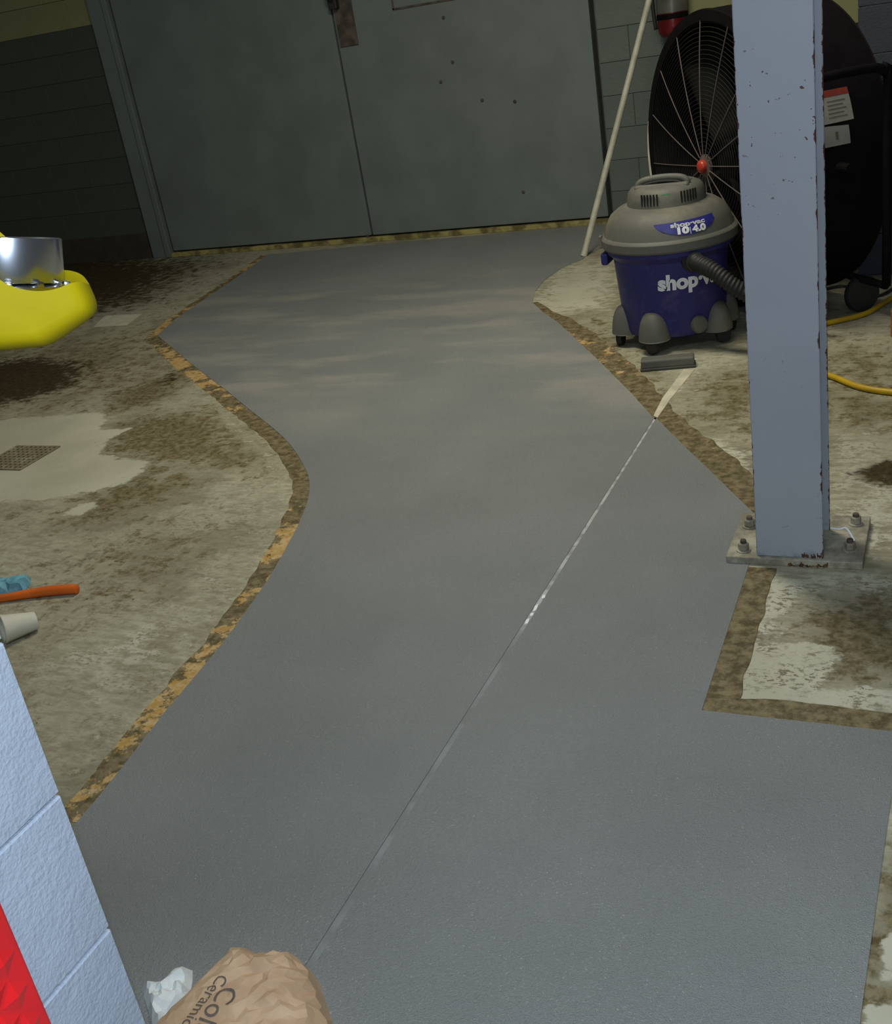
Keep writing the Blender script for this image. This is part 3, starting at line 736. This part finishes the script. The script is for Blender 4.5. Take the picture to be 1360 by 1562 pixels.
# labels wrapped on the drum side: find angle/depth on the drum for given photo positions
def drum_pt(a, b):
    """where the sight line through a photo point meets the drum side (radius FR)"""
    inv = (Matrix.Translation((hubp.x, hubp.y, 0)) @ fan_l).inverted()
    o_ = inv @ Vector((0, 0, H)); d_ = (inv.to_3x3() @ Vector(ray(a, b)))
    A = d_.x ** 2 + d_.y ** 2; B = 2 * (o_.x * d_.x + o_.y * d_.y); Cc = o_.x ** 2 + o_.y ** 2 - (FR + .002) ** 2
    t = (-B - math.sqrt(B * B - 4 * A * Cc)) / (2 * A); q_ = o_ + d_ * t
    return math.atan2(q_.y, q_.x), q_.z
def drum_label(quad, rows, name):
    """quad: four photo corners tl,tr,br,bl; rows: list of (v0,v1,u0,u1,material,lift)"""
    cs = [drum_pt(*c) for c in quad]; par = None
    for v0, v1, u0, u1, m, lift in rows:
        bm = bmesh.new(); g = []
        for i in range(5):
            v = v0 + (v1 - v0) * i / 4; row = []
            for j in range(5):
                u = u0 + (u1 - u0) * j / 4
                th = (1 - v) * ((1 - u) * cs[0][0] + u * cs[1][0]) + v * ((1 - u) * cs[3][0] + u * cs[2][0])
                zz_ = (1 - v) * ((1 - u) * cs[0][1] + u * cs[1][1]) + v * ((1 - u) * cs[3][1] + u * cs[2][1])
                row.append(bm.verts.new(fan_l @ Vector(((FR + lift) * math.cos(th), (FR + lift) * math.sin(th), zz_))))
            g.append(row)
        for a, b in zip(g, g[1:]):
            for j in range(4): bm.faces.new((a[j], a[j + 1], b[j + 1], b[j]))
        o = obj(name if par is None else 'label_print', bm, m, fs)
        par = par or o
    par['label'] = 'white warning label on the fan drum'
lines = [(.34 + k * .12, .37 + k * .12, .18, .82 - .1 * (k % 2), M['ink'], .003) for k in range(5)]
drum_label([(1250, 140), (1291, 132), (1302, 181), (1256, 191)], [(0, 1, 0, 1, M['label'], .0018), (0, .20, 0, 1, M['labelred'], .003)] + lines, 'warning_label')
drum_label([(1254, 194), (1294, 190), (1297, 218), (1258, 226)], [(0, 1, 0, 1, M['label'], .0018), (.3, .7, .45, .55, M['ink'], .003)], 'warning_label')

# ------------------------------------------------------------------ leaning pipe
pb = Vector(onz(890, 391)); pt = Vector(ony(1056, -260, YD - .05))
pb.z = 0
d = (pt - pb); L = d.length; zq = d.to_track_quat('Z', 'Y').to_matrix().to_4x4()
bm = bmesh.new(); lathe(bm, [(.019, .004), (.020, .0), (.020, .02), (.0185, .03), (.0175, L), (.014, L)], 20, Matrix.Translation(pb) @ zq)
for v in bm.verts: v.co.z = max(v.co.z, .0005)
o = obj('leaning_pipe', bm, M['pole'], auto=40); tag(o, 'long off-white plastic pipe leaning against the wall left of the fan', 'pipe')

# ------------------------------------------------------------------ fire extinguisher on the wall
ex = ony(1026, 40, YD - .12)
fe = thing('fire_extinguisher', 'red fire extinguisher hung on the wall above the fan rim', 'fire extinguisher', (ex[0], YD - .115, ex[2] - .055))
bm = bmesh.new(); lathe(bm, [(.05, -.0), (.075, .006), (.088, .03), (.09, .06), (.09, .40), (.07, .46), (.03, .50), (.022, .53)], 40); obj('cylinder', bm, M['redext'], fe, auto=50)
bm = bmesh.new(); lathe(bm, [(.0915, .135), (.0915, .33)], 40, cap=False); obj('label_band', bm, plain('silver_label', (.16, .16, .14), .35, .3), fe, smooth=True)
bm = bmesh.new(); lathe(bm, [(.0922, .10), (.094, .105), (.094, .125), (.0922, .13)], 40, cap=False); obj('strap', bm, M['black'], fe)
bm = bmesh.new(); box(bm, -.05, .05, .085, .112, .02, .45, .003); obj('wall_bracket', bm, M['black'], fe)
bm = bmesh.new(); tube(bm, smooth_path([(0, 0, .55), (-.07, -.02, .55), (-.105, -.02, .45), (-.11, -.02, .2), (-.10, -.02, .05)], 6), .012, 10); obj('hose', bm, M['blackplastic'], fe, smooth=True)
bm = bmesh.new(); box(bm, -.02, .02, -.10, .06, .53, .56, .004); box(bm, -.012, .012, -.12, .04, .575, .59, .003); obj('valve_handle', bm, M['black'], fe)

# ------------------------------------------------------------------ red embossed panel on the near wall
rp = thing('red_panel', 'glossy red plastic panel embossed with diamonds, fixed on the near block wall', 'panel', (NX, 0, 0))
y1, y0_, zt, zb = .583, .18, 1.10, .15
bm = bmesh.new(); box(bm, .0, .012, y0_, y1, zb, zt, .004, 2); pnl = obj('panel_sheet', bm, M['red'], rp)
bm = bmesh.new(); st = .046
for i in range(int((y1 - y0_) / st)):
    for j in range(int((zt - zb) / st)):
        for h_ in (0, 1):
            cy_, cz_ = y1 - .027 - i * st - h_ * st / 2, zb + .02 + j * st + h_ * st / 2
            if cy_ < y0_ + .025 or cz_ > zt - .025: continue
            w = st * .485; t_ = bm.verts.new((.0170, cy_, cz_))
            vs = [bm.verts.new((.0115, cy_ + a * w, cz_ + b * w)) for a, b in ((-1, 0), (0, -1), (1, 0), (0, 1))]
            for k in range(4): bm.faces.new((vs[k], vs[(k + 1) % 4], t_))
o = obj('diamond_studs', bm, M['red'], rp); o['kind'] = 'stuff'

# ------------------------------------------------------------------ yellow holder with metal cylinder, beside the near wall end
ctr = (20, 400); cdist = 1.33
rc = ray(*ctr); rc /= np.linalg.norm(rc); cpos = Vector((0, 0, H)) + Vector(rc) * cdist
ez = -Vector(rc); ex_ = Vector(c2w((1, 0, 0))); ex_ = (ex_ - ez * ex_.dot(ez)).normalized(); ey = ez.cross(ex_)
sc_ = cdist / FPX * math.sqrt(1 + ((ctr[0] - 680) ** 2 + (ctr[1] - 781) ** 2) / FPX ** 2) ** -1
ymt = frame_mtx(cpos, ex_, ey, ez)
K = .00079 / 1.0
rr_ = np.linalg.norm([ctr[0] - 680, ctr[1] - 781, FPX]); K = cdist / rr_
def q2(a, b): return ((a - ctr[0]) * K, (ctr[1] - b) * K)
yh = thing('yellow_bowl_fixture', 'yellow moulded plastic bowl fixture at the left edge, around a metal cylinder', 'wall fixture', tuple(cpos)); yh.matrix_world = ymt
outl = [(-330, 250), (-60, 300), (20, 350), (70, 395), (84, 412), (100, 411), (112, 414), (122, 421), (129, 436), (137, 462), (132, 479), (104, 500), (66, 523), (36, 528), (-60, 532), (-200, 515), (-330, 420)]
bm = bmesh.new()
pl = [(v.x, v.y) for v in smooth_path([(*q2(*p), 0) for p in outl], 5, True)]
mx, my = q2(-60, 455); rows = []
for i in range(17):
    t = -1 + 2 * i / 16; t_ = math.sin(t * PI / 2); pr = (1 - abs(t_) ** 2.6) ** (1 / 2.6) if abs(t_) < 1 else 0
    rows.append([bm.verts.new((mx + (x - mx) * (.80 + .20 * pr), my + (y - my) * (.62 + .38 * pr), t_ * .075)) for x, y in pl])
for a, b in zip(rows, rows[1:]):
    for k in range(len(pl)): bm.faces.new((a[k], a[(k + 1) % len(pl)], b[(k + 1) % len(pl)], b[k]))
for rw in (rows[0], rows[-1]):
    prev = rw
    for sc2 in (.7, .35):
        cur = [bm.verts.new((mx + (v.co.x - mx) * sc2, my + (v.co.y - my) * sc2, v.co.z * 1.0 + (.004 if v.co.z > 0 else -.004) * (1 - sc2))) for v in rw]
        for k in range(len(pl)): bm.faces.new((prev[k], prev[(k + 1) % len(pl)], cur[(k + 1) % len(pl)], cur[k]))
        prev = cur
    bm.faces.new(prev)
body = obj('bowl', bm, M['yellow'], yh, auto=35)
cb = bmesh.new(); bmesh.ops.create_uvsphere(cb, u_segments=64, v_segments=40, radius=1)
ccx, ccy = q2(50, 372)
for v in cb.verts: v.co = Vector((ccx + v.co.x * .074, ccy + v.co.y * .0655, .022 + v.co.z * .082))
cut1 = obj('cut', cb, None)
cb = bmesh.new(); lathe(cb, [(.063, -.02), (.063, .3)], 64, frame_mtx((q2(18, 0)[0], q2(0, 430)[1], -.0), (1, 0, 0), (0, 0, -1), (0, 1, 0)))
cut2 = obj('cut', cb, None)
for cobj in (cut1, cut2):
    cobj.parent = yh
    md = body.modifiers.new('b', 'BOOLEAN'); md.object = cobj; md.operation = 'DIFFERENCE'; md.solver = 'EXACT'
bpy.context.view_layer.update()
dg = bpy.context.evaluated_depsgraph_get(); nm_ = bpy.data.meshes.new_from_object(body.evaluated_get(dg))
body.modifiers.clear(); body.data = nm_
b2 = bmesh.new(); b2.from_mesh(nm_)
for f in b2.faces: f.smooth = True
for e in b2.edges: e.smooth = not (len(e.link_faces) == 2 and e.calc_face_angle(0) > R(38))
b2.to_mesh(nm_); b2.free()
for cobj in (cut1, cut2): bpy.data.objects.remove(cobj)
cylm = frame_mtx((q2(11, 0)[0], q2(0, 431)[1], -.002), (1, 0, 0), (0, 0, -1), (0, 1, 0))
bm = bmesh.new(); lathe(bm, [(.050, .0), (.0572, .0), (.0585, .002), (.0585, .0465), (.0572, .048), (.050, .048)], 64, cylm); obj('metal_cylinder', bm, M['alu'], yh, auto=40)['label'] = 'brushed metal cylinder standing in the yellow bowl'
bm = bmesh.new(); lathe(bm, [(.020, -.012), (.060, -.012), (.061, -.008), (.061, -.004), (.056, -.001), (.02, -.001)], 48, cylm)
for k in range(12): box(bm, -.006, .006, -.004, .004, -.004, .002, .001, mtx=cylm @ Matrix.Rotation(k * PI / 6, 4, 'Z') @ Matrix.Translation((.058, 0, 0)))
obj('drain_ring', bm, M['chrome'], yh, auto=40)
bm = bmesh.new(); wend = ymt.inverted() @ Vector((NX - .10, NY - .01, 1.42)); tube(bm, smooth_path([tuple(wend), (wend.x * .9 - .01, wend.y * .9, wend.z * .8 + 0.0), (q2(-280, 0)[0], q2(0, 340)[1], 0)], 5), .018, 12)
obj('support_arm', bm, M['yellow'], yh, smooth=True)

# ------------------------------------------------------------------ drain grate
dg_ = thing('floor_drain', 'square perforated drain grate in the pale dusty floor at left', 'drain', (-3.72, 3.34, 0))
N_, hw, s_ = 9, .128, .0
bm = bmesh.new(); grid = {}
stp = 2 * hw / (N_ * 2 + 1)
for i in range(N_ * 2 + 1):
    for j in range(N_ * 2 + 1):
        if i % 2 and j % 2: continue
        vs = []
        for a, b in ((0, 0), (1, 0), (1, 1), (0, 1)):
            k = (i + a, j + b)
            if k not in grid: grid[k] = bm.verts.new((-hw + k[0] * stp, -hw + k[1] * stp, .006))
            vs.append(grid[k])
        bm.faces.new(vs)
rr = bmesh.ops.extrude_face_region(bm, geom=list(bm.faces))
for v in rr['geom']:
    if isinstance(v, bmesh.types.BMVert): v.co.z = .002
obj('grate_plate', bm, M['grate'], dg_)
bm = bmesh.new(); box(bm, -hw + .002, hw - .002, -hw + .002, hw - .002, .0008, .0018); obj('sump', bm, M['pit'], dg_)

# ------------------------------------------------------------------ crumpled / pillow shapes
from mathutils.geometry import delaunay_2d_cdt
def crumple(name, outline, H0, m, parent=None, npts=200, rim=.03, jit=.008, seed=1, calm=None, tilt=0.0):
    """closed crumpled paper: random flat facets over an outline lying on the floor"""
    rnd = random.Random(seed); O = dense(list(outline) + [outline[0]], .022)[:-1]; arr = np.array(O)
    lo, hi = arr.min(0), arr.max(0); pts = []
    cand = np.array([(rnd.uniform(lo[0], hi[0]), rnd.uniform(lo[1], hi[1])) for _i in range(6000)])
    cand = cand[sdf(cand, arr) > .008]; gap_ = .5 * math.sqrt((hi - lo).prod() / npts)
    for p in cand:
        if len(pts) >= npts: break
        if pts and np.hypot(*(np.array(pts) - p).T).min() < gap_: continue
        pts.append(tuple(p))
    V, Ed, F, *_rest = delaunay_2d_cdt([Vector(p) for p in O + pts], [(i, (i + 1) % len(O)) for i in range(len(O))], [], 1, 1e-5)
    d = sdf(np.array([(v.x, v.y) for v in V]), arr); bm = bmesh.new(); top = []
    for v, dd in zip(V, d):
        u = max(0, min(1, dd / rim)); k = 1.0
        if calm is not None: k = 1 - .8 * max(0, min(1, 1.5 - math.dist((v.x, v.y), calm[:2]) / calm[2]))
        h = .003 + H0 * math.sqrt(1 - (1 - u) ** 2) + (jit * k * rnd.uniform(-1, 1) + .5 * jit * noise.noise(Vector((v.x * 11, v.y * 11, seed)))) * (.3 + .7 * u) * (dd > .001)
        top.append(bm.verts.new((v.x, v.y, max(.003, h))))
    bot = [bm.verts.new((v.x, v.y, .0005)) if dd < .001 else None for v, dd in zip(V, d)]
    bm.verts.ensure_lookup_table(); edges = {}
    import itertools; cnt = itertools.count(); inside = sdf(np.array([[sum(V[i].x for i in f) / len(f), sum(V[i].y for i in f) / len(f)] for f in F]), arr) > 0
    for f in F:
        if not inside[next(cnt)]: continue
        bm.faces.new([top[i] for i in f])
        for i, j in zip(f, list(f[1:]) + [f[0]]): edges[(i, j)] = 1
    for (i, j) in edges:
        if (j, i) not in edges and bot[i] and bot[j]: bm.faces.new((top[j], top[i], bot[i], bot[j]))
    rimv = [e for e in bm.edges if len(e.link_faces) == 1]
    bmesh.ops.holes_fill(bm, edges=rimv)
    return obj(name, bm, m, parent, auto=7)

# kraft bag
BH = .085
bag_px = [(250, 1556), (285, 1522), (320, 1488), (350, 1458), (366, 1445), (384, 1451), (402, 1459), (430, 1456), (452, 1457), (472, 1467), (482, 1482), (492, 1512), (502, 1540), (512, 1570), (520, 1620), (500, 1700), (420, 1760), (330, 1730), (270, 1680), (210, 1600)]
bag_out = px(bag_px, .03)
bag = thing('paper_bag', 'creased brown kraft paper bag with printed lettering, lying on the coating', 'bag', (0, 0, 0))
calm_ = onz(300, 1570, .08)
sack = crumple('sack', bag_out, BH, M['kraft'], bag, npts=380, rim=.075, jit=.0085, seed=4, calm=(calm_[0], calm_[1], .10))
bvh = BVHTree.FromObject(sack, bpy.context.evaluated_depsgraph_get())
def bag_text(body, a, b, ux, uy, size, bold):
    """lettering on the bag: centre seen at photo point a,b; reading direction towards (ux,uy)"""
    c0 = onz(a, b, .085); c1 = onz(a + ux, b + uy, .085); e = Vector(c1 - c0); e.z = 0; e.normalize()
    upv = Vector((-e.y, e.x, 0))
    bm = text_bm(body, size, bold)
    bmesh.ops.subdivide_edges(bm, edges=[x for x in bm.edges if x.calc_length() > .008], cuts=1)
    for v in bm.verts:
        p_ = Vector(c0) + e * v.co.x + upv * v.co.y; hit = bvh.ray_cast(Vector((p_.x, p_.y, 1)), Vector((0, 0, -1)))
        z_ = hit[0].z if hit[0] is not None else .01
        v.co = Vector((p_.x, p_.y, z_ + .0012))
    return obj('lettering', bm, M['ink'], sack)
bag_text('Ceramic-Coated', 284, 1566, -57, 76, .031, .0)
bag_text('Colored', 306, 1572, -57, 76, .050, .0)

# white tissue
tis = px([(214, 1497), (232, 1494), (250, 1488), (268, 1476), (280, 1466), (290, 1470), (290, 1485), (287, 1502), (284, 1518), (272, 1530), (256, 1546), (240, 1566), (228, 1552), (222, 1530), (216, 1512)], .02)
o = crumple('paper_towel', tis, .022, M['paper'], npts=60, rim=.015, jit=.008, seed=9); tag(o, 'crumpled white paper towel beside the kraft bag', 'paper towel')

# pale card square at far left
cs_ = px([(143, 500), (160, 483), (216, 480), (193, 497)])
bm = bmesh.new(); prism(bm, cs_, .001, .006); o = obj('paper_sheet', bm, M['card']); tag(o, 'flat pale square of card on the dark floor at far left', 'card')

# foam cup on its side
ca, cb_ = Vector(onz(10, 979)), Vector(onz(63, 957)); ax = (cb_ - ca).normalized(); r1, r2, LC = .042, .027, .098
cup = thing('foam_cup', 'white foam cup lying on its side near the orange handle', 'cup', tuple(ca))
tilt = math.asin((r1 - r2) / LC); side = Vector((0, 0, 1)).cross(ax)
axd = (ax * math.cos(tilt) - Vector((0, 0, 1)) * math.sin(tilt)).normalized(); axu = axd.cross(side) * -1
axu = side.cross(axd) * 1.0
o_ = Vector((0, 0, r1 * math.cos(tilt) + .0015))
cm = frame_mtx(o_, side, axd.cross(side), axd)
bm = bmesh.new(); lathe(bm, [(r1 - .003, .0), (r1, .0), (r1 + .0018, .002), (r1 + .0018, .006), (r1 - .0005, .009), (r2, LC), (r2 - .006, LC + .001), (r2 - .006, LC - .004), (r2 - .003, LC - .006), (r1 - .004, .003)], 48, cm, cap=False)
lathe(bm, [(r2 - .0045, LC - .007), (r2 - .0045, LC - .004)], 48, cm)
obj('cup_body', bm, M['foam'], cup, auto=40)

# orange tool
ta, tb = Vector(onz(-190, 938)), Vector(onz(121, 905)); tl = thing('tool_handle', 'long orange plastic tool handle lying on the floor above the foam cup', 'tool', tuple(tb))
P_ = [ta.lerp(tb, t) - tb for t in (0, .4, .62, .75, .86, .96, 1.0)]
rads = [.013, .013, .0125, .0145, .0165, .0160, .0145]
off = [0, 0, -.003, .004, .006, .003, .0]; sd = Vector((-(tb - ta).y, (tb - ta).x, 0)).normalized()
P_ = [p + sd * o3 + Vector((0, 0, r_ + .0005)) for p, o3, r_ in zip(P_, off, rads)]
sp = smooth_path(P_, 5); rs = list(np.interp(np.linspace(0, 6, len(sp)), range(7), rads)); rs[-1] = .010
bm = bmesh.new(); tube(bm, sp, rs, 16); obj('grip', bm, M['orange'], tl, auto=50)
bm = bmesh.new(); q_ = P_[0]; box(bm, q_.x - .16, q_.x + .0, q_.y - .02, q_.y + .02, .001, .03, .004); obj('tool_head', bm, M['blackplastic'], tl)

# blue glove
gl = px([(-40, 915), (-45, 890), (4, 887), (12, 884), (22, 888), (34, 882), (46, 878), (45, 888), (40, 894), (34, 898), (26, 898), (12, 901), (0, 904), (-20, 906), (-36, 908)], .01)
o = crumple('rubber_glove', gl, .034, M['glove'], npts=60, rim=.03, jit=.009, seed=5); tag(o, 'crumpled light blue rubber glove behind the orange handle', 'glove')
gl2 = px([(-30, 920), (2, 917), (8, 919), (4, 925), (-10, 930), (-35, 932)], .005)

# ------------------------------------------------------------------ yellow cord behind the column
cp = [(1560, 430), (1480, 425), (1420, 430), (1360, 455), (1320, 478), (1270, 491), (1225, 500), (1195, 520), (1190, 542), (1220, 560), (1268, 574), (1310, 590), (1360, 598), (1430, 600), (1500, 590)]
bm = bmesh.new(); tube(bm, smooth_path([tuple(onz(a, b, .012)) for a, b in cp], 8), .0115, 10)
o = obj('extension_cord', bm, M['cord'], smooth=True); tag(o, 'yellow extension cord looping on the floor behind the steel column', 'cord')
bm = bmesh.new(); tube(bm, smooth_path([tuple(onz(a, b, .008)) for a, b in [(1240, 446), (1285, 436), (1305, 446), (1330, 452), (1352, 446), (1385, 424)]], 6), .007, 8)
o = obj('power_cable', bm, M['blackplastic'], smooth=True); tag(o, 'thin black cable on the floor under the drum fan', 'cable')
p = onz(1372, 514); bm = bmesh.new(); box(bm, p[0] - .035, p[0] + .05, p[1], p[1] + .05, 0, .11, .004)
o = obj('wooden_block', bm, M['wood']); tag(o, 'small orange-brown wooden block at the right edge by the yellow cord', 'block')
